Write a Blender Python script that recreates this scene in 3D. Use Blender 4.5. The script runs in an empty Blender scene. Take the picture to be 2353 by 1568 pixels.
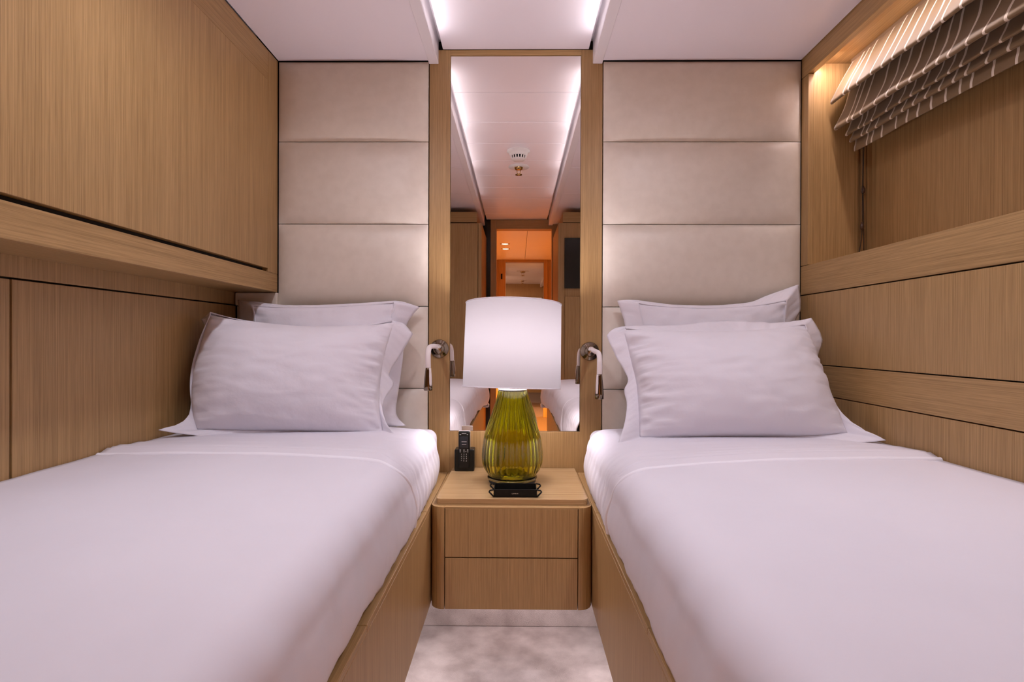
import bpy, bmesh, math, random
from mathutils import Vector, Matrix, noise

# ------------------------------------------------------------------ camera, world, exposure
sc = bpy.context.scene
col = sc.collection
cam_data = bpy.data.cameras.new('camera')
cam = bpy.data.objects.new('camera', cam_data)
col.objects.link(cam)
cam_data.sensor_width = 36.0
cam_data.lens = 36.0 * 1240.0 / 2353.0
cam_data.clip_start = 0.02
cam.location = (0.0, -1.879, 0.95)
_yaw, _pit, _rol = math.radians(0.578), math.radians(-0.185), math.radians(0.2)
cam.matrix_world = (Matrix.Translation((0.0, -1.879, 0.95)) @ Matrix.Rotation(_yaw, 4, 'Z')
                    @ Matrix.Rotation(math.pi / 2 + _pit, 4, 'X') @ Matrix.Rotation(_rol, 4, 'Z'))
sc.camera = cam

world = bpy.data.worlds.new('world')
sc.world = world
world.use_nodes = True
world.node_tree.nodes['Background'].inputs[0].default_value = (0.9, 0.75, 0.72, 1)
world.node_tree.nodes['Background'].inputs[1].default_value = 0.05

sc.view_settings.view_transform = 'Standard'
sc.view_settings.look = 'None'
sc.view_settings.gamma = 1.0
sc.view_settings.use_curve_mapping = False
sc.view_settings.exposure = 0.37


def light(name, kind, loc, energy, color, rot=(0, 0, 0), size=None, size_y=None, spot=None, blend=0.5):
    d = bpy.data.lights.new(name, kind)
    d.energy = energy
    d.color = color
    if kind == 'AREA':
        if size_y:
            d.shape = 'RECTANGLE'
            d.size = size
            d.size_y = size_y
        else:
            d.shape = 'DISK'
            d.size = size
    else:
        d.shadow_soft_size = size or 0.03
    if kind == 'SPOT':
        d.spot_size = math.radians(spot)
        d.spot_blend = blend
    o = bpy.data.objects.new(name, d)
    o.location = loc
    o.rotation_euler = rot
    col.objects.link(o)
    return o


PI = math.pi
CW = (1.0, 0.985, 1.13)        # the cabin's warm pinkish white
# two recessed downlights over each bed (their fittings are built further down)
DOWN = [(-0.52, -0.95), (0.52, -0.95), (-0.52, -1.50), (0.52, -1.50)]
for (lx, ly) in DOWN:
    if ly > -1.2:            # swivelled towards the pillows
        light('downlight_beam', 'SPOT', (lx, ly, 1.905), 12.8, CW, (math.radians(22), 0, 0), 0.035, spot=135, blend=1.0)
    else:
        light('downlight_beam', 'SPOT', (lx, ly, 1.905), 10.8, CW, (math.radians(14), 0, 0), 0.035, spot=135, blend=1.0)
# cove light strips hidden between the ceiling strips and the middle ceiling
for lx, tilt in ((-0.2768, -PI / 2 - 0.30), (0.2572, PI / 2 + 0.30)):
    for cy, cl, ce in ((-0.40, 0.56, 0.27), (-0.98, 0.60, 0.17), (-1.58, 0.60, 0.06)):
        light('cove_glow', 'AREA', (lx, cy, 1.917), ce, (1.0, 0.94, 1.0), (0, tilt, 0), 0.005, cl)
# light strip behind the lip of the window niche
light('niche_glow', 'AREA', (1.0045, -1.0, 1.863), 2.5, (1.0, 0.83, 0.82), (0, math.radians(-28), 0), 0.006, 1.90)
light('niche_glow', 'AREA', (1.0065, -0.140, 1.864), 0.26, (1.0, 0.80, 0.84), (math.radians(38), math.radians(-12), 0), 0.010, 0.030)
# light strips under the beds and the nightstand
light('plinth_glow', 'AREA', (-0.285, -1.1, 0.20), 3.4, (1.0, 0.90, 0.92), (0, 0, 0), 0.02, 1.7)
light('plinth_glow', 'AREA', (0.252, -1.1, 0.20), 3.4, (1.0, 0.90, 0.92), (0, 0, 0), 0.02, 1.7)
light('plinth_glow', 'AREA', (-0.014, -0.16, 0.20), 0.35, (1.0, 0.86, 0.88), (0, 0, 0), 0.36, 0.02)
# corridor and the cabin beyond it
light('corridor_beam', 'SPOT', (-0.13, -3.60, 1.89), 430.0, (1.0, 0.42, 0.10), (0, 0, 0), 0.04, spot=112, blend=0.5)
light('corridor_beam', 'SPOT', (-0.13, -3.90, 1.89), 430.0, (1.0, 0.42, 0.10), (0, 0, 0), 0.04, spot=112, blend=0.5)
light('far_cabin_fill', 'AREA', (-1.0, -6.9, 1.895), 30.0, (1.0, 0.72, 0.58), (0, 0, 0), 0.12)  # added fill lamps, unseen and without fittings, to brighten the far cabin
light('far_cabin_fill', 'AREA', (1.0, -5.3, 1.895), 30.0, (1.0, 0.72, 0.58), (0, 0, 0), 0.12)


# ------------------------------------------------------------------ materials
def new_mat(name):
    m = bpy.data.materials.new(name)
    m.use_nodes = True
    nt = m.node_tree
    b = nt.nodes['Principled BSDF']
    return m, nt, b


def setin(b, **kw):
    for k, v in kw.items():
        k = k.replace('_', ' ')
        if k in b.inputs:
            b.inputs[k].default_value = v


def plain(name, c, rough=0.5, metal=0.0, **kw):
    m, nt, b = new_mat(name)
    setin(b, Base_Color=(c[0], c[1], c[2], 1), Roughness=rough, Metallic=metal, **kw)
    return m


def wood(name, axis, c1=(0.29, 0.166, 0.058), c2=(0.475, 0.292, 0.119), rough=0.42):
    """rift-cut oak: fine straight streaks along one axis"""
    m, nt, b = new_mat(name)
    N, L = nt.nodes, nt.links
    tc = N.new('ShaderNodeTexCoord')
    mp = N.new('ShaderNodeMapping')
    s = [380.0, 380.0, 380.0]
    s['xyz'.index(axis)] = 2.2
    mp.inputs['Scale'].default_value = s
    L.new(tc.outputs['Object'], mp.inputs['Vector'])
    n1 = N.new('ShaderNodeTexNoise')
    n1.inputs['Scale'].default_value = 1.0
    n1.inputs['Detail'].default_value = 4.0
    n1.inputs['Roughness'].default_value = 0.65
    L.new(mp.outputs[0], n1.inputs['Vector'])
    mp2 = N.new('ShaderNodeMapping')
    s2 = [22.0, 22.0, 22.0]
    s2['xyz'.index(axis)] = 0.9
    mp2.inputs['Scale'].default_value = s2
    L.new(tc.outputs['Object'], mp2.inputs['Vector'])
    n2 = N.new('ShaderNodeTexNoise')
    n2.inputs['Scale'].default_value = 1.0
    n2.inputs['Detail'].default_value = 3.0
    L.new(mp2.outputs[0], n2.inputs['Vector'])
    mp3 = N.new('ShaderNodeMapping')
    s3 = [700.0, 700.0, 700.0]
    s3['xyz'.index(axis)] = 14.0
    mp3.inputs['Scale'].default_value = s3
    L.new(tc.outputs['Object'], mp3.inputs['Vector'])
    n3 = N.new('ShaderNodeTexNoise')
    n3.inputs['Scale'].default_value = 1.0
    n3.inputs['Detail'].default_value = 2.0
    L.new(mp3.outputs[0], n3.inputs['Vector'])
    mix = N.new('ShaderNodeMath')
    mix.operation = 'MULTIPLY_ADD'
    L.new(n2.outputs['Fac'], mix.inputs[0])
    mix.inputs[1].default_value = 0.16
    L.new(n1.outputs['Fac'], mix.inputs[2])
    mx2 = N.new('ShaderNodeMath')
    mx2.operation = 'MULTIPLY_ADD'
    L.new(n3.outputs['Fac'], mx2.inputs[0])
    mx2.inputs[1].default_value = 0.5
    L.new(mix.outputs[0], mx2.inputs[2])
    cr = N.new('ShaderNodeValToRGB')
    e = cr.color_ramp.elements
    e[0].position = 0.62
    e[0].color = (*c1, 1)
    e[1].position = 1.04
    e[1].color = (*c2, 1)
    L.new(mx2.outputs[0], cr.inputs[0])
    L.new(cr.outputs[0], b.inputs['Base Color'])
    bp = N.new('ShaderNodeBump')
    bp.inputs['Strength'].default_value = 0.12
    bp.inputs['Distance'].default_value = 0.001
    L.new(n1.outputs['Fac'], bp.inputs['Height'])
    L.new(bp.outputs[0], b.inputs['Normal'])
    setin(b, Roughness=rough)
    return m


def noisy(name, c1, c2, scale, rough=0.8, bump=0.2, dist=0.002, bscale=None, detail=4.0, **kw):
    m, nt, b = new_mat(name)
    N, L = nt.nodes, nt.links
    tc = N.new('ShaderNodeTexCoord')
    n1 = N.new('ShaderNodeTexNoise')
    n1.inputs['Scale'].default_value = scale
    n1.inputs['Detail'].default_value = detail
    L.new(tc.outputs['Object'], n1.inputs['Vector'])
    cr = N.new('ShaderNodeValToRGB')
    e = cr.color_ramp.elements
    e[0].position = 0.35
    e[0].color = (*c1, 1)
    e[1].position = 0.65
    e[1].color = (*c2, 1)
    L.new(n1.outputs['Fac'], cr.inputs[0])
    L.new(cr.outputs[0], b.inputs['Base Color'])
    n2 = N.new('ShaderNodeTexNoise')
    n2.inputs['Scale'].default_value = bscale or scale
    n2.inputs['Detail'].default_value = detail
    L.new(tc.outputs['Object'], n2.inputs['Vector'])
    bp = N.new('ShaderNodeBump')
    bp.inputs['Strength'].default_value = bump
    bp.inputs['Distance'].default_value = dist
    L.new(n2.outputs['Fac'], bp.inputs['Height'])
    L.new(bp.outputs[0], b.inputs['Normal'])
    setin(b, Roughness=rough, **kw)
    return m


W_Z = wood('oak_upright', 'z')
W_Y = wood('oak_lengthwise', 'y')
W_X = wood('oak_crosswise', 'x')
W_TOP_LIT = wood('oak_crosswise_satin_lit', 'x', (0.34, 0.205, 0.090), (0.52, 0.34, 0.165), 0.26)  # smoother oak, its colours lightened to imitate the lampshade's reflection
M_SHADOWGAP = plain('black_gap', (0.012, 0.008, 0.005), 0.8)
M_CEIL = plain('white_ceiling_lacquer', (0.88, 0.82, 0.86), 0.38)
M_STRIP = plain('white_ceiling_strip', (0.84, 0.79, 0.81), 0.4)
M_LEATHER = noisy('cream_leather', (0.70, 0.625, 0.525), (0.74, 0.665, 0.565), 30.0, 0.42, 0.25, 0.0006, 420.0)
M_CARPET = noisy('plush_carpet', (0.40, 0.32, 0.30), (0.62, 0.52, 0.50), 11.0, 0.95, 1.0, 0.006, 520.0)
M_COTTON = noisy('white_cotton', (0.765, 0.735, 0.785), (0.79, 0.76, 0.81), 6.0, 0.75, 0.38, 0.009, 13.0, 7.0)
M_SHEET = noisy('white_bed_linen', (0.765, 0.735, 0.785), (0.79, 0.76, 0.81), 4.0, 0.7, 0.25, 0.006, 9.0, 6.0)
M_PIPING = plain('white_piping', (0.90, 0.88, 0.93), 0.7)
M_CHROME = plain('chrome', (0.80, 0.76, 0.70), 0.10, 1.0)
M_NICKEL = plain('dark_chrome', (0.22, 0.17, 0.125), 0.10, 1.0)
M_WHITELEATHER = plain('white_leather_sleeve', (0.80, 0.72, 0.70), 0.45)
M_BLACK = plain('black_plastic', (0.007, 0.008, 0.007), 0.3, Specular_IOR_Level=0.3)
M_BLACKLEATHER = noisy('black_leather', (0.006, 0.006, 0.005), (0.010, 0.009, 0.007), 60, 0.5, 0.3, 0.0006, 600, Specular_IOR_Level=0.2)
M_SCREEN = plain('dark_screen', (0.02, 0.025, 0.03), 0.12)
M_PRINT = plain('pale_print', (0.65, 0.65, 0.62), 0.5)
M_GILT = plain('pale_foil_lettering', (0.62, 0.55, 0.40), 0.4)
M_GREYPLASTIC = plain('pale_plastic', (0.80, 0.72, 0.70), 0.4)
M_BRASS = plain('brass', (0.55, 0.36, 0.14), 0.22, 1.0)
M_WHITEPLASTIC = plain('white_plastic', (0.80, 0.74, 0.72), 0.4)
M_TAUPE = plain('taupe_webbing', (0.17, 0.105, 0.055), 0.7)
M_CORD = plain('dark_cord', (0.03, 0.02, 0.012), 0.7)
M_KNOB = plain('dark_wood_knob', (0.10, 0.05, 0.025), 0.4)
M_BLACKGLASS = plain('black_glass', (0.006, 0.007, 0.006), 0.15)
M_DARKENEDFLOOR = noisy('darkened_corridor_floor', (0.09, 0.062, 0.045), (0.13, 0.09, 0.065), 60, 0.7, 0.2, 0.002)  # floor colour darkened in place of a person's dark reflection in the mirror


def mirror_mat():
    m, nt, b = new_mat('mirror_silver')
    setin(b, Base_Color=(0.86, 0.82, 0.78, 1), Metallic=1.0, Roughness=0.0)
    return m


M_MIRROR = mirror_mat()


def emis(name, c, s):
    m, nt, b = new_mat(name)
    setin(b, Base_Color=(c[0], c[1], c[2], 1), Emission_Color=(c[0], c[1], c[2], 1), Emission_Strength=s)
    return m


M_LENS = emis('lit_downlight_lens', (1.0, 0.86, 0.80), 6.0)
M_LENSWARM = emis('lit_corridor_lens', (1.0, 0.75, 0.45), 6.0)
M_BULB = emis('lit_bulb', (1.0, 0.93, 1.02), 92.0)


def shade_mat():
    m = bpy.data.materials.new('white_fabric_shade')
    m.use_nodes = True
    nt = m.node_tree
    nt.nodes.clear()
    o = nt.nodes.new('ShaderNodeOutputMaterial')
    mx = nt.nodes.new('ShaderNodeMixShader')
    d = nt.nodes.new('ShaderNodeBsdfDiffuse')
    t = nt.nodes.new('ShaderNodeBsdfTranslucent')
    d.inputs[0].default_value = (0.66, 0.62, 0.625, 1)
    t.inputs[0].default_value = (0.125, 0.117, 0.118, 1)
    mx.inputs[0].default_value = 0.42
    nt.links.new(d.outputs[0], mx.inputs[1])
    nt.links.new(t.outputs[0], mx.inputs[2])
    nt.links.new(mx.outputs[0], o.inputs[0])
    return m


M_SHADE = shade_mat()


def glass_mat():
    m, nt, b = new_mat('olive_green_glass')
    setin(b, Base_Color=(0.66, 0.645, 0.05, 1), Roughness=0.0, IOR=1.45, Transmission_Weight=1.0)
    return m


M_GLASS = glass_mat()
M_CLEAR = plain('clear_glass', (0.75, 0.80, 0.45), 0.03, IOR=1.45, Transmission_Weight=1.0)


def stripe_mat():
    """taupe blind cloth with wandering cream stripes at uneven distances"""
    m, nt, b = new_mat('striped_blind_cloth')
    N, L = nt.nodes, nt.links
    uv = N.new('ShaderNodeUVMap')
    uv.uv_map = 'UVMap'
    sp = N.new('ShaderNodeSeparateXYZ')
    L.new(uv.outputs[0], sp.inputs[0])
    n = N.new('ShaderNodeTexNoise')
    n.inputs['Scale'].default_value = 7.0
    n.inputs['Detail'].default_value = 1.0
    L.new(uv.outputs[0], n.inputs['Vector'])
    ma = N.new('ShaderNodeMath')
    ma.operation = 'MULTIPLY_ADD'
    L.new(n.outputs['Fac'], ma.inputs[0])
    ma.inputs[1].default_value = 0.035
    L.new(sp.outputs['X'], ma.inputs[2])
    vo = N.new('ShaderNodeTexVoronoi')
    vo.voronoi_dimensions = '1D'
    vo.feature = 'DISTANCE_TO_EDGE'
    vo.inputs['Scale'].default_value = 21.0
    L.new(ma.outputs[0], vo.inputs['W'])
    lt = N.new('ShaderNodeMath')
    lt.operation = 'LESS_THAN'
    L.new(vo.outputs['Distance'], lt.inputs[0])
    lt.inputs[1].default_value = 0.075
    mx = N.new('ShaderNodeMix')
    mx.data_type = 'RGBA'
    L.new(lt.outputs[0], mx.inputs['Factor'])
    mx.inputs['A'].default_value = (0.20, 0.120, 0.048, 1)
    mx.inputs['B'].default_value = (0.78, 0.67, 0.54, 1)
    L.new(mx.outputs['Result'], b.inputs['Base Color'])
    setin(b, Roughness=0.55, Sheen_Weight=0.2)
    bp = N.new('ShaderNodeBump')
    bp.inputs['Strength'].default_value = 0.4
    bp.inputs['Distance'].default_value = 0.002
    L.new(lt.outputs[0], bp.inputs['Height'])
    L.new(bp.outputs[0], b.inputs['Normal'])
    return m


M_STRIPE = stripe_mat()

# ------------------------------------------------------------------ building helpers
ORG = {}


def empty(name, loc, label=None, cat=None, group=None):
    o = bpy.data.objects.new(name, None)
    o.empty_display_size = 0.05
    o.location = loc
    col.objects.link(o)
    ORG[o.name] = Vector(loc)
    tag(o, label, cat, group)
    return o


def tag(o, label=None, cat=None, group=None, kind=None):
    if label:
        o['label'] = label
    if cat:
        o['category'] = cat
    if group:
        o['group'] = group
    if kind:
        o['kind'] = kind
    return o


class MB:
    """collects shapes into one mesh"""

    def __init__(self):
        self.bm = bmesh.new()
        self.mats = []

    def _mi(self, mat):
        if mat is None:
            return 0
        if mat not in self.mats:
            self.mats.append(mat)
        return self.mats.index(mat)

    def box(self, x0, x1, y0, y1, z0, z1, mat=None, bevel=0.0, seg=2):
        mi = self._mi(mat)
        r = bmesh.ops.create_cube(self.bm, size=1.0)
        vs = r['verts']
        for v in vs:
            v.co = Vector(((x0 + x1) / 2 + v.co.x * (x1 - x0), (y0 + y1) / 2 + v.co.y * (y1 - y0),
                           (z0 + z1) / 2 + v.co.z * (z1 - z0)))
        fs = set(f for v in vs for f in v.link_faces)
        for f in fs:
            f.material_index = mi
        if bevel > 0:
            es = list(set(e for v in vs for e in v.link_edges))
            rr = bmesh.ops.bevel(self.bm, geom=es, offset=bevel, segments=seg, affect='EDGES', profile=0.5)
            for f in rr['faces']:
                f.material_index = mi
        return self

    def grid(self, pts, mat=None, closed_u=False, flip=False, uv=None):
        """pts[i][j] -> quads"""
        mi = self._mi(mat)
        vs = [[self.bm.verts.new(p) for p in row] for row in pts]
        ni, nj = len(vs), len(vs[0])
        ul = (self.bm.loops.layers.uv.get('UVMap') or self.bm.loops.layers.uv.new('UVMap')) if uv else None
        for i in range(ni if closed_u else ni - 1):
            for j in range(nj - 1):
                i2 = (i + 1) % ni
                idx = [(i, j), (i2, j), (i2, j + 1), (i, j + 1)]
                if flip:
                    idx.reverse()
                try:
                    f = self.bm.faces.new([vs[a][b_] for a, b_ in idx])
                except ValueError:
                    continue
                f.material_index = mi
                f.smooth = True
                if uv:
                    for lp, (a, b_) in zip(f.loops, idx):
                        lp[ul].uv = uv[a][b_]
        return vs

    def lathe(self, prof, cx, cy, n=48, mat=None, rib=None, cap=(False, False), axis='z', z0=0.0):
        """prof: list of (r, h); axis direction z (or y: turned to -y)"""
        rows = []
        for k in range(n):
            a = 2 * PI * k / n
            row = []
            for (r, h) in prof:
                rr = r * (1.0 + (rib(a, h) if rib else 0.0))
                if axis == 'z':
                    row.append(Vector((cx + rr * math.cos(a), cy + rr * math.sin(a), h)))
                else:
                    row.append(Vector((cx + rr * math.cos(a), h, cy + rr * math.sin(a))))
            rows.append(row)
        vs = self.grid(rows, mat, closed_u=True)
        mi = self._mi(mat)
        for c, j in ((cap[0], 0), (cap[1], len(prof) - 1)):
            if c:
                f = self.bm.faces.new([vs[i][j] for i in range(n)])
                f.material_index = mi
        return vs

    def tube(self, pts, r, mat=None, n=10, cap=True):
        pts = [Vector(p) for p in pts]
        rows = []
        up = Vector((0.123, 0.456, 0.881)).normalized()
        rad = r if isinstance(r, (list, tuple)) else [r] * len(pts)
        prev = None
        for i, p in enumerate(pts):
            t = (pts[min(i + 1, len(pts) - 1)] - pts[max(i - 1, 0)]).normalized()
            if prev is None:
                a = t.cross(up).normalized()
            else:
                a = (prev - t * prev.dot(t)).normalized()
            prev = a
            b = t.cross(a)
            rows.append([p + (a * math.cos(2 * PI * k / n) + b * math.sin(2 * PI * k / n)) * rad[i] for k in range(n)])
        tr = [[rows[i][k] for i in range(len(rows))] for k in range(n)]
        vs = self.grid(tr, mat, closed_u=True)
        if cap:
            mi = self._mi(mat)
            for j in (0, len(pts) - 1):
                f = self.bm.faces.new([vs[k][j] for k in range(n)])
                f.material_index = mi
        return self

    def prism(self, loop2d, z0, z1, mat=None):
        """vertical prism over a closed xy loop"""
        mi = self._mi(mat)
        lo = [self.bm.verts.new((x, y, z0)) for x, y in loop2d]
        hi = [self.bm.verts.new((x, y, z1)) for x, y in loop2d]
        n = len(lo)
        fs = [self.bm.faces.new(lo[::-1]), self.bm.faces.new(hi)]
        for k in range(n):
            fs.append(self.bm.faces.new([lo[k], lo[(k + 1) % n], hi[(k + 1) % n], hi[k]]))
        for f in fs:
            f.material_index = mi
        return self

    def build(self, name, mat=None, parent=None, smooth=False, recalc=True):
        if recalc:
            bmesh.ops.recalc_face_normals(self.bm, faces=self.bm.faces)
        me = bpy.data.meshes.new(name)
        org = Vector((0, 0, 0))
        if parent is not None:
            org = ORG[parent.name]
            bmesh.ops.translate(self.bm, verts=self.bm.verts, vec=-org)
        if smooth:
            for f in self.bm.faces:
                f.smooth = True
        self.bm.to_mesh(me)
        self.bm.free()
        if self.mats:
            for m in self.mats:
                me.materials.append(m)
        elif mat:
            me.materials.append(mat)
        o = bpy.data.objects.new(name, me)
        col.objects.link(o)
        if parent is not None:
            o.parent = parent
        ORG[o.name] = org
        return o


def bx(name, x0, x1, y0, y1, z0, z1, mat, parent=None, bevel=0.0):
    return MB().box(x0, x1, y0, y1, z0, z1, None, bevel).build(name, mat, parent)


def struct(o):
    o['kind'] = 'structure'
    return o


def smooth_mod(o, levels=1):
    md = o.modifiers.new('subdivision', 'SUBSURF')
    md.levels = levels
    md.render_levels = levels
    return o


def solid(o, t, offset=-1):
    md = o.modifiers.new('thickness', 'SOLIDIFY')
    md.thickness = t
    md.offset = offset
    return o


def nz(x, y, z, s=0):
    return noise.noise(Vector((x + s * 13.7, y - s * 7.3, z + s * 3.1)))


# room numbers
XL, XR = -0.985, 0.979          # side walls
ZS = 1.917                      # side ceilings
ZM = 1.957                      # middle ceiling
YD = -2.66                      # door wall

# ------------------------------------------------------------------ setting: shell
struct(bx('floor', -1.4, 1.4, YD - 0.05, 0.12, -0.06, 0.0, M_CARPET))
m = MB()
m.box(-1.4, 1.4, 0.022, 0.12, 0.0, 2.1, M_SHADOWGAP)
struct(m.build('wall_back'))
# carpeted upstand under the nightstand
struct(bx('baseboard_back', -0.33, 0.30, -0.10, 0.02, 0.0, 0.235, M_CARPET, bevel=0.004))

# left wall: oak panels with fine gaps over a dark ground
m = MB()
m.box(XL - 0.06, XL - 0.018, YD, 0.02, 0.0, 2.1, M_SHADOWGAP)
m.box(XL - 0.018, XL, -0.837, -0.002, 0.45, 1.0635, W_Z, 0.001)
m.box(XL - 0.018, XL, -2.0, -0.842, 0.45, 1.0635, W_Z, 0.001)
m.box(XL - 0.018, XL, -2.0, -0.002, 1.0675, 1.125, W_Z, 0.001)
m.box(XL - 0.018, XL - 0.002, YD, -2.0, 0.0, 2.0, W_Z)
struct(m.build('wall_left'))

# right wall: panels, rails and the window niche
m = MB()
m.box(XR + 0.018, XR + 0.05, YD, 0.02, 0.0, 1.20, M_SHADOWGAP)
m.box(XR, XR + 0.018, -2.0, -0.001, 1.106, 1.204, W_Y, 0.001)
m.box(XR, XR + 0.018, -2.0, -0.0475, 0.8715, 1.1025, W_Z, 0.001)
m.box(XR, XR + 0.018, -0.0455, -0.001, 0.8715, 1.1025, W_Z, 0.001)
m.box(XR, XR + 0.018, -2.0, -0.001, 0.7745, 0.8685, W_Y, 0.001)
m.box(XR, XR + 0.018, -2.0, -0.001, 0.45, 0.7715, W_Z, 0.001)
m.box(XR + 0.002, XR + 0.018, YD, -2.0, 0.0, 2.0, W_Z)
m.box(XR, XR + 0.022, -2.0, -0.001, 1.853, 1.928, W_Y, 0.001)       # lip over the niche
m.box(XR, XR + 0.018, -0.045, -0.001, 1.206, 1.851, W_Z, 0.001)     # corner stile
struct(m.build('wall_right'))

win = struct(empty('window_1', (XR, -1.0, 1.204)))
bx('window_panel', 1.194, 1.215, -2.0, -0.02, 1.19, 1.95, W_Z, win)
m = MB()
m.box(XR + 0.018, 1.147, -0.045, -0.02, 1.19, 1.95, W_Z)
m.box(1.147, 1.158, -0.034, -0.02, 1.19, 1.95, W_Z)
m.box(1.158, 1.172, -0.045, -0.02, 1.19, 1.95, W_Z)
m.box(1.172, 1.178, -0.038, -0.02, 1.19, 1.95, W_Z)
m.box(1.178, 1.194, -0.045, -0.02, 1.19, 1.95, W_Z)
m.box(XR + 0.018, 1.194, -2.0, -1.975, 1.19, 1.95, W_Z)
m.build('window_frame', None, win)
bx('window_soffit', XR + 0.018, 1.215, -2.0, -0.02, 1.884, 1.93, W_Y, win)
bx('window_sill', XR + 0.018, 1.215, -2.0, -0.02, 1.18, 1.2035, W_Y, win)

# side ceilings in boards, a middle ceiling of boards, two dropped strips with a lit cove
def boards(x0, x1, ys, z, th, mat, gap=0.003):
    mm = MB()
    for a, b_ in zip(ys[:-1], ys[1:]):
        mm.box(x0, x1, b_ + gap / 2, a - gap / 2, z, z + th, mat, 0.0015, 1)
    return mm


yside = [-0.003, -0.60, -1.15, -1.70, -2.25, YD]
m = boards(-0.8365, -0.3125, [-0.003] + yside[1:], ZS, 0.03, M_CEIL)
m.box(-1.1, -0.3, YD, 0.02, ZS + 0.10, ZS + 0.13, M_CEIL)
struct(m.build('ceiling'))
m = boards(0.2925, XR - 0.003, yside, ZS, 0.03, M_CEIL)
m.box(0.3, 1.1, YD, 0.02, ZS + 0.10, ZS + 0.13, M_CEIL)
struct(m.build('ceiling'))
ymid = [0.0, -0.32, -0.62, -0.89, -1.16, -1.43, -1.70, -1.97, -2.23, -2.45, YD]
m = boards(-0.2626, 0.2441, ymid, ZM, 0.03, M_CEIL, 0.004)
m.box(-0.31, 0.30, YD, 0.02, ZM + 0.04, ZM + 0.06, M_CEIL)
struct(m.build('ceiling'))
for n_, (xa, xb) in enumerate(((-0.311, -0.2776), (0.258, 0.291))):
    struct(bx('trim_%d' % (n_ + 1), xa, xb, YD, 0.0, 1.9075, 2.0, M_STRIP, bevel=0.0015))

# oak surround of the mirror
m = MB()
m.box(-0.309, -0.2365, 0.0, 0.021, 0.40, 1.9565, W_Z, 0.0008)
m.box(0.2186, 0.2925, 0.0, 0.021, 0.40, 1.9565, W_Z, 0.0008)
m.box(-0.2365, 0.2186, 0.0, 0.021, 0.40, 0.6285, W_Z, 0.0008)
struct(m.build('trim_3'))

# ------------------------------------------------------------------ mirror
mir = empty('wall_mirror', (-0.009, 0.004, 0.63),
            'tall narrow mirror in oak surround behind the lit table lamp', 'mirror')
bx('mirror_glass', -0.2355, 0.2176, 0.003, 0.012, 0.6300, 1.937, M_MIRROR, mir, 0.0006)
m = MB()
m.box(-0.2362, 0.2183, -0.001, 0.014, 1.9375, 1.956, W_X)  # strip added in place of the ceiling gap reflected along the top
m.build('top_reflection_strip', None, mir)

# ------------------------------------------------------------------ headboards
XC = -0.838                      # face of the overhead cabinet
ROWS = [(0.491, 0.777), (0.777, 1.0635), (1.0635, 1.350), (1.350, 1.6365), (1.6365, 1.9155)]


def headboard(x0, x1, label, x0_upper=None):
    root = empty('headboard', ((x0 + x1) / 2, 0.0, 0.491), label, 'headboard', 'padded headboards')
    if x0_upper is not None:
        bx('padded_filler', x0, x0_upper + 0.001, -0.014, 0.018, 1.0645, 1.1095, M_LEATHER, root, 0.004)
    for (z0, z1) in ROWS:
        if x0_upper is not None and z0 > 1.0:
            x0 = x0_upper
        g = 0.0012
        nu, nv = 48, 22
        pts = []
        for i in range(nu + 1):
            u = -1 + 2 * i / nu
            u = math.copysign(1 - (1 - abs(u)) ** 1.8, u)
            row = []
            for j in range(nv + 1):
                v = -1 + 2 * j / nv
                v = math.copysign(1 - (1 - abs(v)) ** 1.8, v)
                x = (x0 + x1) / 2 + u * ((x1 - x0) / 2 - g)
                z = (z0 + z1) / 2 + v * ((z1 - z0) / 2 - g)
                du = (1 - abs(u)) * (x1 - x0) / 2
                dv = (1 - abs(v)) * (z1 - z0) / 2
                h = 0.021 * (1 - math.exp(-du / 0.030)) * (1 - math.exp(-dv / 0.020))
                h += 0.006 * (1 - u * u) * (1 - v * v)
                row.append(Vector((x, -0.0005 - h, z)))
            pts.append(row)
        m = MB()
        m.grid(pts, M_LEATHER)
        m.box(x0 + g, x1 - g, 0.0, 0.018, z0 + g, z1 - g, M_LEATHER)
        m.build('padded_panel', None, root)
    return root


headboard(XL + 0.003, -0.3115, 'cream padded wall headboard behind the left bed, beside the overhead cabinet', XC + 0.0015)
headboard(0.2945, XR - 0.001, 'cream padded wall headboard behind the right bed, beside the window wall')

# ------------------------------------------------------------------ overhead cabinet
oc = empty('overhead_cabinet', (-0.91, -1.0, 1.111),
           'long oak overhead cabinet above the left bed with dark finger slot', 'cabinet')
m = MB()
m.box(XL + 0.001, XC - 0.02, -2.0, -0.004, 1.111, 1.127, W_Y)                # bottom
m.box(XL + 0.001, XC - 0.020, -2.0, -0.004, 1.127, 1.905, M_SHADOWGAP)       # dark inside
m.box(XC - 0.020, XC, -2.0, -0.004, 1.111, 1.174, W_Y, 0.001)        # bottom rail
m.box(XC - 0.020, XC, -0.075, -0.004, 1.1745, 1.9155, W_Z, 0.0008)    # stile
m.box(XC - 0.020, XC - 0.0003, -2.0, -0.0755, 1.8168, 1.9155, W_Y, 0.0006)
m.build('carcass', None, oc)
bx('cabinet_door', XC - 0.019, XC, -1.98, -0.0765, 1.186, 1.8160, W_Z, oc, 0.0008)

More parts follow.
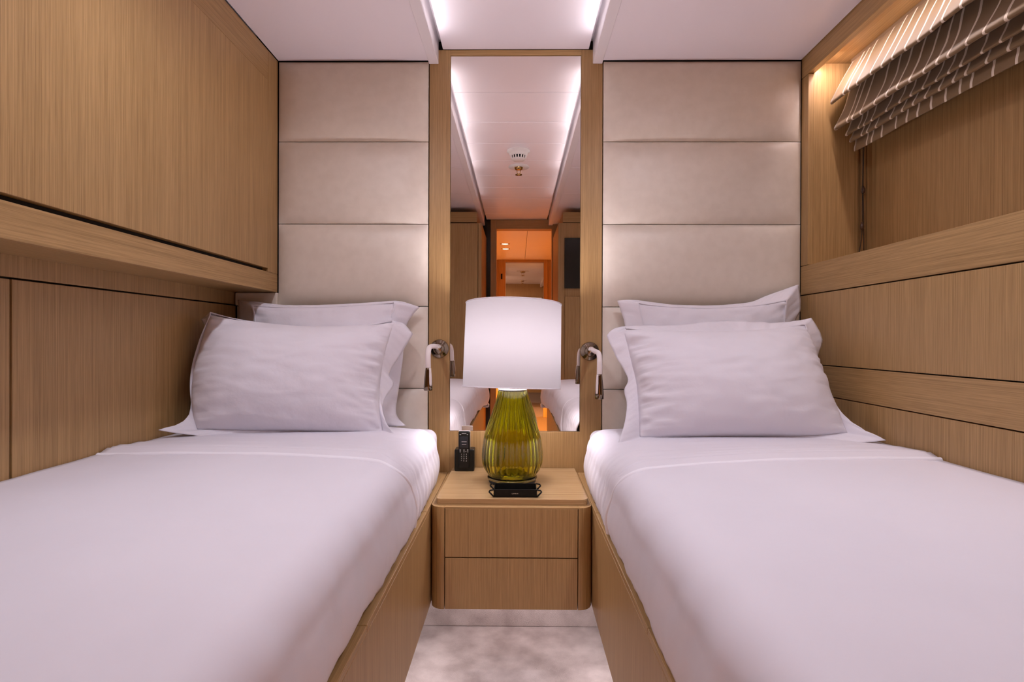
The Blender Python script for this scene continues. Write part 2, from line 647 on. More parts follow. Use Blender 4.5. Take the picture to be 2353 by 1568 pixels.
# ------------------------------------------------------------------ beds
def bed_base(side, label):
    """side -1 left, +1 right"""
    if side < 0:
        xw, xp = XL, -0.241
    else:
        xw, xp = XR, 0.210
    s = -side                                # direction from wall to aisle
    root = empty('bed_base', ((xw + xp) / 2, -1.0, 0.0), label, 'bed base', 'bed bases')

    def b2(mm, xa, xb, *r):
        mm.box(min(xa, xb), max(xa, xb), *r)
        return mm
    m = MB()
    for (ya, yb) in ((-1.93, -0.0),):
        b2(m, xp - s * 0.02, xp, ya, yb, 0.207, 0.4745, W_Z, 0.0008)
    m.build('side_panel', None, root)
    m = MB()
    cuts = [0.0, -0.437, -1.012, -1.93]
    for a, b_ in zip(cuts[:-1], cuts[1:]):
        b2(m, xp - s * 0.115, xp, b_ + 0.0007, a - 0.0007, 0.475, 0.487, W_Y, 0.0012)
    m.build('top_rail', None, root)
    m = MB()
    b2(m, xp - s * 0.12, xp - s * 0.10, -1.88, -0.0, 0.0, 0.2065, M_SHADOWGAP)
    m.build('plinth', None, root)
    m = MB()
    b2(m, xw + s * 0.002, xp - s * 0.115, -1.93, -0.0, 0.44, 0.487, W_Y)
    m.build('mattress_board', None, root)
    m = MB()
    b2(m, xw + s * 0.002, xp - s * 0.022, -1.93, -1.91, 0.207, 0.44, W_X)
    m.build('end_panel', None, root)
    return root


bed_base(-1, 'oak bed base with flush side panel under the left bed')
bed_base(1, 'oak bed base with flush side panel under the right bed')


def mattress(side, label):
    xw, xe = (XL + 0.004, -0.2715) if side < 0 else (XR - 0.004, 0.2445)
    m = MB()
    m.box(min(xw, xe), max(xw, xe), -1.90, -0.028, 0.4872, 0.644, M_SHEET, 0.030, 5)
    o = m.build('mattress', None, None, smooth=True)
    tag(o, label, 'mattress', 'mattresses')
    return o


mattress(-1, 'white sheeted mattress corner on the left bed by the phone')
mattress(1, 'white sheeted mattress corner on the right bed by the nightstand')


def cover_profile(xw, xe, top_w, top_m, top_e, r, zhem, off, n_top=40, n_arc=12, n_side=14, bulge=0.008):
    """cross-section from the wall across the top and down the aisle side; returns (x, z, side_amount)"""
    sgn = 1 if xe > xw else -1
    out = []
    xa = xe - sgn * r
    for i in range(n_top):
        t = i / (n_top - 1)
        x = xw + (xa - xw) * t
        z = (top_w * (1 - t) ** 2 + 2 * (2 * top_m - 0.5 * (top_w + top_e)) * t * (1 - t) + top_e * t * t)
        out.append((x, z + off, 0.0))
    zc = top_e - r
    for i in range(1, n_arc + 1):
        a = PI / 2 * i / n_arc
        out.append((xa + sgn * (r + off) * math.sin(a), zc + (r + off) * math.cos(a), i / n_arc))
    for i in range(1, n_side + 1):
        t = i / n_side
        out.append((xe + sgn * (off + bulge * math.sin(PI * t)), zc + (zhem - zc) * t, 1.0))
    return out


def bed_cover(side, y_head, y_foot, off, seed, head_fn=None, foot_drop=True, ny=150, zhem=0.492, wr=1.0, hem_wave=0.017):
    xw, xe = (XL + 0.002, -0.262) if side < 0 else (XR - 0.002, 0.228)
    sgn = 1 if xe > xw else -1
    prof = cover_profile(xw, xe, 0.664, 0.668, 0.655, 0.060, zhem, off)
    npf = len(prof)
    rows = []
    uvs = []
    for j in range(ny + 1):
        t = j / ny
        row = []
        for k, (x, z, sd) in enumerate(prof):
            ys = head_fn(k / (npf - 1), x, z, sd) if head_fn else y_head
            y = ys + (y_foot - ys) * t
            dz = 0.0
            if foot_drop:
                rf = 0.10
                yf = y_foot + rf
                # last part of the length bends down over the foot
                arc = rf * PI / 2
                drop_len = arc + 0.14
                d = -(y - ys)
                total = -(yf - ys) + drop_len
                d = total * t
                flat = -(yf - ys)
                if d <= flat:
                    y = ys - d
                elif d <= flat + arc:
                    a = (d - flat) / rf
                    y = yf - rf * math.sin(a)
                    dz = rf * (1 - math.cos(a))
                else:
                    y = y_foot - 0.012 * math.sin((d - flat - arc) / 0.14 * PI)
                    dz = rf + (d - flat - arc)
            # corner: take the deeper of the two drops
            zz = z
            if dz > 0:
                zz = min(z, max(0.655 + off - dz, 0.47))
                if zz > z:
                    zz = z
            # soft wrinkles
            w = 0.0016 * nz(x * 7, y * 5, 0, seed) + 0.0009 * nz(x * 19, y * 13, 2, seed)
            near = math.exp(-abs(y - ys) / 0.12)
            w += wr * near * 0.004 * nz(x * 24, y * 4, 5, seed)
            xo = 0.0
            if sd > 0:
                w2 = 0.0045 * nz(y * 13, z * 7, 1, seed) + 0.003 * nz(y * 34, z * 16, 4, seed)
                xo = sgn * sd * (w2 + 0.002)
                hem = max(0.0, (0.54 - z) / 0.05) if sd >= 1 else 0.0
                hem = min(hem, 1.0)
                zz += hem * hem_wave * (0.45 + nz(y * 8.0, 0.3, 0, seed + 5))
                flare = max(0.0, min(1.0, (-y - 1.45) / 0.45))
                xo += sgn * sd * flare * 0.040
            p = Vector((x + xo, y, zz + w * (1 - 0.7 * sd)))
            row.append(p)
        rows.append(row)
    return rows


def duvet(side, label, seed):
    rows = bed_cover(side, -0.56, -1.99, 0.0, seed)
    m = MB()
    m.grid(rows, M_SHEET)
    o = m.build('duvet', None, None, smooth=True)
    tag(o, label, 'duvet', 'duvets')
    solid(o, 0.012, 1)
    # the sheet folded back over the duvet's head end
    if side < 0:
        def fold_y(q, x, z, sd):
            return -0.632 + 0.004 * nz(x * 6, 0, 0, 3) + (-0.035 * math.exp(-((z - 0.645) / 0.03) ** 2) if sd > 0 else -0.0) + (0.055 * (1 - (z - 0.49) / 0.16) if sd > 0 else 0) * 0.9
    else:
        def fold_y(q, x, z, sd):
            b = -0.632 - 0.062 * min(1, max(0, (0.98 - x) / 0.7)) ** 1.3
            if sd > 0:
                b = -0.694 - 0.012 + 0.095 * (1 - (z - 0.49) / 0.165)
            return b + 0.004 * nz(x * 6, 0, 0, 8)
    rows2 = []
    xw, xe = (XL + 0.003, -0.262) if side < 0 else (XR - 0.003, 0.228)
    sgn = 1 if xe > xw else -1
    off = 0.0065
    prof = cover_profile(xw, xe, 0.664, 0.668, 0.655, 0.060, 0.4935, off)
    npf = len(prof)
    ny = 150
    edge = []
    y_back = -0.16
    # smooth the fold line over the profile
    fy = [fold_y(k / (npf - 1), *prof[k]) for k in range(npf)]
    for _ in range(6):
        fy = [fy[0]] + [(fy[k - 1] + 2 * fy[k] + fy[k + 1]) / 4 for k in range(1, npf - 1)] + [fy[-1]]
    for j in range(ny + 1):
        t = (j / ny) ** 1.4
        row = []
        for k, (x, z, sd) in enumerate(prof):
            y0 = fy[k]
            y = y0 + (y_back - y0) * t
            d = y - y0
            w = 0.0016 * nz(x * 7, y * 9, 0, seed + 2) + 0.0010 * nz(x * 9, y * 30, 2, seed)
            # hem seam of the folded-back sheet and two soft cross folds
            w += 0.013 * min(1.0, d / 0.038) - 0.006 * math.exp(-((d - 0.044) / 0.0045) ** 2) - 0.0095 * min(1.0, max(0.0, d - 0.045) / 0.12)
            w += 0.0045 * math.exp(-((d - 0.135 - 0.02 * nz(x * 3, 0, 0, seed)) / 0.014) ** 2) * (0.5 + nz(x * 5, 1, 0, seed))
            w += 0.003 * math.exp(-((d - 0.075 - 0.02 * nz(x * 4, 3, 0, seed)) / 0.008) ** 2) * max(0, nz(x * 4, 5, 0, seed) + 0.3)
            w -= 0.0055 * max(0.0, t - 0.15)
            xo = 0.0
            if sd > 0:
                # long wrinkles running round the corner of the mattress
                rp = math.sin((y + 0.5 * z + 0.02 * nz(y * 9, z * 9, 1, seed)) * 120.0) * 0.5 + nz(y * 40, z * 8, 1, seed)
                xo = sgn * sd * (0.0022 * rp * min(1.0, d / 0.05) + 0.0015)
                xo += -sgn * sd * 0.007 * max(0.0, t - 0.2)
            else:
                tt = max(0.0, 1 - abs(x - (xe - sgn * 0.075)) / 0.10)
                w += 0.0012 * tt * math.sin((y + 0.02 * nz(y * 9, x * 9, 1, seed)) * 120.0) * min(1.0, d / 0.05)
            row.append(Vector((x + xo, y, z + w * (1 - sd))))
        rows2.append(row)
    m = MB()
    m.grid(rows2, M_SHEET)
    f = m.build('turned_down_sheet', None, o, smooth=True)
    solid(f, 0.004, 1)
    edge = rows2[0]
    m = MB()
    pr = []
    for k, p in enumerate(edge):
        sd = prof[k][2]
        ang = sd * PI / 2
        nrm = Vector((sgn * math.sin(ang), 0, math.cos(ang)))
        pr.append([p + nrm * a + Vector((0, b_, 0)) for a, b_ in
                   ((0.0005, -0.0010), (0.004, -0.0022), (0.0085, 0.0005), (0.0100, 0.0055), (0.0085, 0.0105), (0.002, 0.0120))])
    m.grid(pr, M_PIPING)
    m.build('piping', None, f, smooth=True)
    return o


duvet(-1, 'smooth white duvet tucked on the left bed below the overhead cabinet', 11)
duvet(1, 'smooth white duvet tucked on the right bed along the window wall', 27)


# ------------------------------------------------------------------ pillows
def catmull(pts, n, closed=False):
    pts = [Vector(p) for p in pts]
    out = []
    segs = len(pts) if closed else len(pts) - 1
    for i in range(segs):
        if closed:
            p0, p1, p2, p3 = (pts[(i + q) % len(pts)] for q in (-1, 0, 1, 2))
        else:
            p0, p1, p2, p3 = pts[max(i - 1, 0)], pts[i], pts[i + 1], pts[min(i + 2, len(pts) - 1)]
        for k in range(n):
            t = k / n
            out.append(0.5 * ((2 * p1) + (-p0 + p2) * t + (2 * p0 - 5 * p1 + 4 * p2 - p3) * t * t
                              + (-p0 + 3 * p1 - 3 * p2 + p3) * t ** 3))
    if not closed:
        out.append(pts[-1])
    return out


def resample(pts, n):
    L = [0.0]
    for a, b_ in zip(pts[:-1], pts[1:]):
        L.append(L[-1] + (b_ - a).length)
    out = []
    j = 0
    for i in range(n + 1):
        d = L[-1] * i / n
        while j < len(pts) - 2 and L[j + 1] < d:
            j += 1
        q = (d - L[j]) / max(1e-9, L[j + 1] - L[j])
        out.append(pts[j].lerp(pts[j + 1], min(max(q, 0), 1)))
    return out


def pillow(label, group, seam, outer, Hf, Hb, seed, n=96, mm=64, pucker=(1, 1, 1, 1), fold=0.006):
    """seam and outer: four sides (top, right, bottom, left) each a list of points, running TL>TR>BR>BL>TL"""
    side_n = [n, mm, n, mm]
    S = [resample(catmull(seam[q], 8), side_n[q]) for q in range(4)]
    O = [resample(catmull(outer[q], 8), side_n[q]) for q in range(4)]
    top, right, bot, left = S[0], S[1], S[2][::-1], S[3][::-1]     # bot runs BL>BR, left runs TL>BL
    base = sum((p for sd in S for p in sd), Vector()) / sum(len(sd) for sd in S)
    ex = (right[mm // 2] - left[mm // 2]).normalized()
    ez = (top[n // 2] - bot[n // 2]).normalized()
    nrm = ex.cross(ez).normalized()             # towards the aisle / viewer
    if nrm.y > 0:
        nrm = -nrm
    root = empty('pillow', (base.x, base.y, min(p.z for sd in S for p in sd)), label, 'pillow', group)
    front, back = [], []
    for i in range(n + 1):
        u = i / n
        rf, rb = [], []
        for j in range(mm + 1):
            v = j / mm
            c = (top[i] * (1 - v) + bot[i] * v + left[j] * (1 - u) + right[j] * u
                 - (top[0] * (1 - u) * (1 - v) + top[n] * u * (1 - v) + bot[0] * (1 - u) * v + bot[n] * u * v))
            du, dv = min(u, 1 - u) * 2, min(v, 1 - v) * 2
            h = ((1 - (1 - du) ** 2.3) * (1 - (1 - dv) ** 2.0)) ** 0.62
            # puckers that run in from the seams and die out
            eu = math.exp(-min(u, 1 - u) / 0.075)
            ev = math.exp(-min(v, 1 - v) / 0.08)
            pu = pucker[3] if u < 0.5 else pucker[1]
            pv = pucker[0] if v < 0.5 else pucker[2]
            edge0 = min(1.0, min(du, dv) / 0.06)
            wr = 1.6 * (0.0085 * pu * eu * nz(u * 5, v * 17, 1, seed) + 0.005 * pu * eu * nz(u * 9, v * 37, 2, seed)
                  + 0.005 * pv * ev * nz(u * 15, v * 5, 3, seed) + 0.0025 * nz(u * 4, v * 4, 4, seed)
                  + 0.0022 * nz(u * 9 + v * 5, v * 12 - u * 4, 6, seed)) * edge0
            r1 = max(0.0, 1 - 3.2 * abs(nz(u * 4.5 + v * 1.5, v * 11, 7, seed))) ** 2
            r2 = max(0.0, 1 - 3.5 * abs(nz(u * 3.2 - v * 2.0, v * 7 + u * 2, 9, seed))) ** 2
            r3 = max(0.0, 1 - 3.0 * abs(nz(u * 12, v * 4.0, 8, seed))) ** 2
            wr += (0.0075 * pu * eu * r1 + 0.0016 * r2 + 0.004 * pv * ev * r3) * edge0
            rf.append(c + nrm * (Hf * h + wr))
            rb.append(c - nrm * (Hb * h + wr * 0.5))
        front.append(rf)
        back.append(rb)
    m = MB()
    m.grid(front, M_COTTON)
    m.grid(back, M_COTTON)
    bmesh.ops.remove_doubles(m.bm, verts=m.bm.verts, dist=0.0002)
    body = m.build('pillowcase', None, root, smooth=True)
    # flat flange round the case
    loopS, loopO = [], []
    for q in range(4):
        loopS += S[q][:-1]
        loopO += O[q][:-1]
    pts = []
    N = len(loopS)
    for k in range(N):
        row = []
        for a in range(9):
            t = a / 8
            p = loopS[k].lerp(loopO[k], t * 1.16 - 0.16)
            wv = fold * math.sin(PI * min(1, t * 0.75)) * (nz(k * 0.16, 0, 0, seed) + 0.6 * nz(k * 0.43, t, 2, seed))
            p = p + nrm * wv
            p.z = max(p.z, 0.6585)
            row.append(p)
        pts.append(row)
    m = MB()
    m.grid(pts, M_COTTON, closed_u=True)
    fl = m.build('flange', None, root, smooth=True)
    solid(fl, 0.0022, 0)
    return root


V = Vector
# left bed, front
pillow('plump white front pillow on the left bed, flange corner touching the oak wall', 'bed pillows',
       [[(-0.936, -0.250, 1.026), (-0.85, -0.225, 1.006), (-0.683, -0.190, 0.988), (-0.51, -0.155, 0.991), (-0.397, -0.130, 1.006)],
        [(-0.397, -0.130, 1.004), (-0.418, -0.16, 0.92), (-0.428, -0.19, 0.83), (-0.424, -0.22, 0.74), (-0.404, -0.250, 0.664)],
        [(-0.404, -0.250, 0.664), (-0.52, -0.285, 0.672), (-0.667, -0.320, 0.680), (-0.80, -0.35, 0.688), (-0.902, -0.370, 0.692)],
        [(-0.902, -0.370, 0.692), (-0.932, -0.345, 0.76), (-0.946, -0.315, 0.84), (-0.944, -0.28, 0.93), (-0.934, -0.250, 1.023)]],
       [[(-0.974, -0.225, 1.008), (-0.87, -0.175, 1.004), (-0.69, -0.135, 0.989), (-0.52, -0.105, 0.994), (-0.400, -0.085, 1.008), (-0.348, -0.085, 0.966)],
        [(-0.348, -0.085, 0.966), (-0.388, -0.115, 0.89), (-0.414, -0.145, 0.836), (-0.396, -0.155, 0.802), (-0.420, -0.20, 0.75), (-0.400, -0.245, 0.70), (-0.360, -0.285, 0.662)],
        [(-0.360, -0.285, 0.662), (-0.499, -0.292, 0.660), (-0.70, -0.340, 0.664), (-0.85, -0.385, 0.674), (-0.968, -0.434, 0.702)],
        [(-0.968, -0.434, 0.702), (-0.930, -0.365, 0.722), (-0.930, -0.27, 0.80), (-0.934, -0.22, 0.92), (-0.974, -0.225, 1.008)]],
       0.125, 0.050, 3, pucker=(0.6, 1.6, 0.5, 1.0))
# right bed, front
pillow('plump white pillow standing in front on the right bed with ruffled left flange', 'bed pillows',
       [[(0.326, -0.210, 0.984), (0.46, -0.212, 0.976), (0.618, -0.212, 0.974), (0.76, -0.212, 0.982), (0.887, -0.210, 1.002)],
        [(0.887, -0.210, 1.000), (0.895, -0.24, 0.93), (0.899, -0.28, 0.851), (0.905, -0.33, 0.77), (0.919, -0.370, 0.692)],
        [(0.919, -0.370, 0.692), (0.80, -0.372, 0.683), (0.625, -0.365, 0.679), (0.47, -0.352, 0.675), (0.347, -0.340, 0.671)],
        [(0.347, -0.340, 0.671), (0.352, -0.31, 0.74), (0.352, -0.275, 0.822), (0.340, -0.24, 0.90), (0.326, -0.210, 0.981)]],
       [[(0.277, -0.200, 0.962), (0.325, -0.190, 0.991), (0.50, -0.185, 0.996), (0.64, -0.18, 1.010), (0.80, -0.185, 1.004), (0.880, -0.18, 1.012), (0.925, -0.170, 1.021)],
        [(0.925, -0.170, 1.021), (0.952, -0.185, 0.955), (0.930, -0.20, 0.905), (0.902, -0.24, 0.85), (0.918, -0.345, 0.742), (0.968, -0.453, 0.688)],
        [(0.968, -0.453, 0.688), (0.88, -0.415, 0.672), (0.76, -0.385, 0.668), (0.612, -0.374, 0.668), (0.448, -0.368, 0.662), (0.277, -0.392, 0.661)],
        [(0.277, -0.392, 0.661), (0.305, -0.34, 0.71), (0.320, -0.30, 0.76), (0.318, -0.270, 0.798), (0.331, -0.26, 0.834), (0.300, -0.225, 0.90), (0.277, -0.200, 0.962)]],
       0.125, 0.050, 8, pucker=(0.5, 1.0, 0.6, 1.8))
# left bed, back
pillow('white pillow leaning on the padded headboard behind the front pillow of the left bed', 'bed pillows',
       [[(-0.890, -0.085, 1.062), (-0.78, -0.085, 1.054), (-0.64, -0.085, 1.055), (-0.50, -0.085, 1.064), (-0.400, -0.085, 1.070)],
        [(-0.400, -0.085, 1.070), (-0.43, -0.09, 0.95), (-0.44, -0.10, 0.86), (-0.44, -0.115, 0.76), (-0.43, -0.125, 0.672)],
        [(-0.43, -0.125, 0.672), (-0.65, -0.13, 0.672), (-0.88, -0.125, 0.672)],
        [(-0.88, -0.125, 0.672), (-0.87, -0.11, 0.80), (-0.87, -0.095, 0.94), (-0.890, -0.085, 1.062)]],
       [[(-0.953, -0.05, 1.081), (-0.89, -0.06, 1.074), (-0.78, -0.07, 1.062), (-0.64, -0.07, 1.063), (-0.50, -0.07, 1.071), (-0.40, -0.07, 1.077), (-0.334, -0.045, 1.058)],
        [(-0.334, -0.045, 1.058), (-0.376, -0.05, 1.00), (-0.385, -0.055, 0.92), (-0.388, -0.06, 0.875), (-0.400, -0.065, 0.78), (-0.405, -0.08, 0.70), (-0.370, -0.095, 0.662)],
        [(-0.370, -0.095, 0.662), (-0.65, -0.16, 0.662), (-0.94, -0.11, 0.662)],
        [(-0.94, -0.11, 0.662), (-0.93, -0.08, 0.80), (-0.945, -0.05, 0.97), (-0.953, -0.05, 1.081)]],
       0.040, 0.030, 15, pucker=(0.4, 0.6, 0.4, 0.6))
# right bed, back
pillow('white pillow with tall pointed right corner against the padded headboard of the right bed', 'bed pillows',
       [[(0.392, -0.085, 1.072), (0.50, -0.085, 1.060), (0.63, -0.085, 1.056), (0.77, -0.085, 1.064), (0.893, -0.085, 1.088)],
        [(0.893, -0.085, 1.088), (0.885, -0.09, 0.98), (0.88, -0.105, 0.83), (0.89, -0.125, 0.672)],
        [(0.89, -0.125, 0.672), (0.65, -0.13, 0.672), (0.42, -0.125, 0.672)],
        [(0.42, -0.125, 0.672), (0.425, -0.11, 0.80), (0.418, -0.095, 0.95), (0.392, -0.085, 1.072)]],
       [[(0.337, -0.05, 1.081), (0.39, -0.06, 1.083), (0.50, -0.07, 1.069), (0.63, -0.07, 1.064), (0.77, -0.065, 1.075), (0.84, -0.055, 1.10), (0.953, -0.035, 1.139)],
        [(0.953, -0.035, 1.139), (0.960, -0.04, 1.06), (0.935, -0.05, 1.0), (0.94, -0.07, 0.83), (0.95, -0.11, 0.662)],
        [(0.95, -0.11, 0.662), (0.65, -0.16, 0.662), (0.36, -0.11, 0.662)],
        [(0.36, -0.11, 0.662), (0.37, -0.08, 0.80), (0.362, -0.06, 0.99), (0.337, -0.05, 1.081)]],
       0.040, 0.030, 22, pucker=(0.4, 0.8, 0.4, 0.6))

# ------------------------------------------------------------------ nightstand
ns = empty('nightstand', (-0.014, -0.20, 0.207),
           'floating oak nightstand with rounded corners and two drawers between the beds', 'nightstand')
XA, XB, YF = -0.2385, 0.2085, -0.400


def corner_post(xo, sgn):
    """quarter-round front corner post; xo = outer side, sgn = towards the middle"""
    r = 0.036
    loop = [(xo, -0.002), (xo, YF + r)]
    for k in range(1, 10):
        a = PI / 2 * k / 10
        loop.append((xo + sgn * r * (1 - math.cos(a)), YF + r - r * math.sin(a)))
    loop.append((xo + sgn * r, YF))
    loop.append((xo + sgn * 0.0395, YF))
    loop.append((xo + sgn * 0.0395, -0.002))
    if sgn < 0:
        loop = loop[::-1]
    mm = MB()
    mm.prism(loop, 0.207, 0.4875)
    return mm


for xo, sg in ((XA, 1), (XB, -1)):
    o = corner_post(xo, sg).build('side_post', W_Z, ns)
m = MB()
m.box(XA + 0.041, XB - 0.041, -0.378, -0.002, 0.209, 0.4865, M_SHADOWGAP)
m.box(XA + 0.040, XB - 0.040, YF + 0.001, -0.002, 0.484, 0.4875, W_X)
m.box(XA + 0.041, XB - 0.041, -0.377, -0.002, 0.2065, 0.2095, W_X)
m.build('carcass', None, ns)
for (za, zb) in ((0.3505, 0.4835), (0.2075, 0.3475)):
    d = MB().box(XA + 0.0415, XB - 0.0415, YF, YF + 0.02, za, zb, None, 0.0008).build('drawer', W_Z, ns)
# top slab with rounded front corners
r = 0.014
loop = [(0.2005, -0.004), (-0.2235, -0.004), (-0.2265, -0.375 + r)]
for k in range(0, 7):
    a = PI / 2 * k / 6
    loop.append((-0.2265 + r * (1 - math.cos(a)), -0.375 + r - r * math.sin(a)))
for k in range(0, 7):
    a = PI / 2 * k / 6
    loop.append((0.1985 - r + r * math.sin(a), -0.375 + r - r * math.cos(a)))
m = MB().prism(loop, 0.4876, 0.503)
es = [e for e in m.bm.edges if all(v.co.z > 0.5 for v in e.verts)]
bmesh.ops.bevel(m.bm, geom=es, offset=0.0015, segments=2, affect='EDGES')
m.build('top_slab', W_TOP_LIT, ns)

# ------------------------------------------------------------------ table lamp
LX, LY = -0.015, -0.181
lamp = empty('table_lamp', (LX, LY, 0.503),
             'lit table lamp with white drum shade and ribbed olive glass base', 'table lamp')
NR = 30


def rib(a, h):
    t = min(1.0, max(0.0, (h - 0.530) / 0.03))
    return 0.055 * t * (abs(math.cos(a * NR / 2)) - 0.6)


prof_o = [(0.0745, 0.5225), (0.0790, 0.531), (0.0856, 0.5425), (0.0905, 0.555), (0.0930, 0.5655), (0.0940, 0.580), (0.0937, 0.593),
          (0.0920, 0.612), (0.0890, 0.635), (0.0855, 0.651), (0.0810, 0.666), (0.0750, 0.685), (0.0690, 0.702), (0.0620, 0.722),
          (0.0556, 0.740), (0.0500, 0.762), (0.0458, 0.780), (0.0440, 0.790)]
po = [(p.x, p.y) for p in catmull([(a, b_, 0) for a, b_ in prof_o], 3)]
pi_ = [(r_ * 0.96 - 0.0045, h) for r_, h in po]
pi_[0] = (pi_[0][0], 0.5275)
full = [(0.0, 0.5225)] + po + [(0.0425, 0.7915), (0.0400, 0.790)] + pi_[::-1][1:] + [(0.0, 0.5275)]
m = MB()
n = NR * 8
rows = []
for k in range(n):
    a = 2 * PI * k / n
    row = []
    for q, (r_, h) in enumerate(full):
        outer_half = q <= len(po)
        rr = r_ * (1 + (rib(a, h) if outer_half else 0.0))
        row.append(V((LX + rr * math.cos(a), LY + rr * math.sin(a), h)))
    rows.append(row)
m.grid(rows, M_GLASS, closed_u=True)
bmesh.ops.remove_doubles(m.bm, verts=m.bm.verts, dist=0.00001)
m.build('glass_base', None, lamp, smooth=True)
m = MB()
m.lathe([(0.0, 0.5125), (0.072, 0.5125), (0.0770, 0.5140), (0.0785, 0.5175), (0.0770, 0.5210), (0.072, 0.5220), (0.0, 0.5220)], LX, LY, 64, M_CLEAR)
bmesh.ops.remove_doubles(m.bm, verts=m.bm.verts, dist=0.00001)
m.build('foot_ring', None, lamp, smooth=True)
m = MB()
m.lathe([(0.0, 0.5032), (0.073, 0.5032), (0.074, 0.505), (0.074, 0.512), (0.0, 0.5122)], LX, LY, 48, M_BLACK)
m.build('foot', None, lamp)
# pale cap on the glass and the lampholder above it
m = MB()
m.lathe([(0.0, 0.7918), (0.0445, 0.7918), (0.0455, 0.7930), (0.0445, 0.7942), (0.016, 0.7952), (0.012, 0.800), (0.0, 0.800)], LX, LY, 48, M_GREYPLASTIC)
m.build('cap', None, lamp, smooth=True)
m = MB()
m.lathe([(0.008, 0.800), (0.008, 0.840), (0.016, 0.842), (0.016, 0.877), (0.0, 0.8775)], LX, LY, 24, M_CHROME)
m.build('lampholder', None, lamp)
m = MB()
m.lathe([(0.0, 0.878), (0.013, 0.880), (0.022, 0.890), (0.027, 0.905), (0.028, 0.990), (0.022, 1.004), (0.0, 1.010)], LX, LY, 24, M_BULB)
m.build('bulb', None, lamp, smooth=True)
# drum shade, leaning back a little
SH = Matrix.Translation((LX, LY, 0.930)) @ Matrix.Rotation(math.radians(1.2), 4, 'Y') @ Matrix.Rotation(math.radians(-4.2), 4, 'X')


def shade_pt(r_, a, h):
    return SH @ V((r_ * math.cos(a), r_ * math.sin(a), h))


m = MB()
rows = []
for k in range(96):
    a = 2 * PI * k / 96
    rows.append([shade_pt(0.1530 - 0.0025 * (h + 0.13) / 0.26, a, h) for h in (-0.131, -0.06, 0.0, 0.06, 0.131)])
m.grid(rows, M_SHADE, closed_u=True)
m.build('lamp_shade', None, lamp, smooth=True)
m = MB()
for hh, r_ in ((-0.131, 0.1528), (0.131, 0.1504)):
    m = MB()
    ring = [shade_pt(r_, 2 * PI * k / 72, hh) for k in range(73)]
    m.tube(ring, 0.0018, M_PIPING, 6, cap=False)
    m.build('shade_rim', None, lamp, smooth=True)
m = MB()
for k in range(3):
    a = 2 * PI * k / 3 + 0.5
    m.tube([shade_pt(0.0, a, -0.03), shade_pt(0.07, a, -0.035), shade_pt(0.150, a, -0.10)], 0.0012, M_CHROME, 6)
m.build('shade_carrier', None, lamp)


def text_mesh(fo, loc, parent):
    """turns lettering into a plain upright mesh part"""
    me = bpy.data.meshes.new_from_object(fo.evaluated_get(bpy.context.evaluated_depsgraph_get()))
    nm, mt = fo.name, fo.data.materials[0]
    bpy.data.objects.remove(fo)
    me.transform(Matrix.Rotation(PI / 2, 4, 'X'))
    me.materials.clear()
    me.materials.append(mt)
    o = bpy.data.objects.new(nm, me)
    col.objects.link(o)
    o.location = loc
    o.parent = parent
    return o


# ------------------------------------------------------------------ tray
tr = empty('leather_tray', (-0.005, -0.322, 0.503),
           'small square black leather tray with pinched corners in front of the lamp', 'tray')
x0, x1, y0, y1, zb, zt = -0.0655, 0.0565, -0.356, -0.288, 0.5035, 0.5255
m = MB()
m.box(x0, x1, y0, y1, zb, zb + 0.002)
m.box(x0, x1, y0, y0 + 0.002, zb, zt, None, 0.0006)
m.box(x0, x1, y1 - 0.002, y1, zb, zt, None, 0.0006)
m.box(x0, x0 + 0.002, y0, y1, zb, zt, None, 0.0006)
m.box(x1 - 0.002, x1, y0, y1, zb, zt, None, 0.0006)
m.build('tray_body', M_BLACKLEATHER, tr)
for (cx_, cy_, sx) in ((x0, y0, -1), (x1, y0, 1), (x0, y1, -1), (x1, y1, 1)):
    m = MB()
    # pinched leather ear: two sheets that meet in a point beside the corner
    yy = cy_ + (0.001 if cy_ < -0.3 else -0.001)
    m.tube([(cx_, yy, zt - 0.001), (cx_ + sx * 0.010, yy, zt - 0.003), (cx_ + sx * 0.0135, yy, zt - 0.007)], 0.0021, None, 6)
    m.tube([(cx_ + sx * 0.0135, yy, zt - 0.007), (cx_ + sx * 0.007, yy, zb + 0.008), (cx_, yy, zb + 0.001)], 0.0023, None, 6)
    m.build('pinched_corner', M_BLACKLEATHER, tr)
fc = bpy.data.curves.new('lettering', 'FONT')
fc.body = 'LORRIN'
fc.size = 0.0042
fc.extrude = 0.0001
fc.space_character = 1.3
fc.align_x = 'CENTER'
fc.align_y = 'CENTER'
fo = bpy.data.objects.new('lettering', fc)
fo.data.materials.append(M_GILT)
col.objects.link(fo)
text_mesh(fo, (-0.0055 + 0.005, -0.3562 + 0.322, 0.5135 - 0.503), tr)

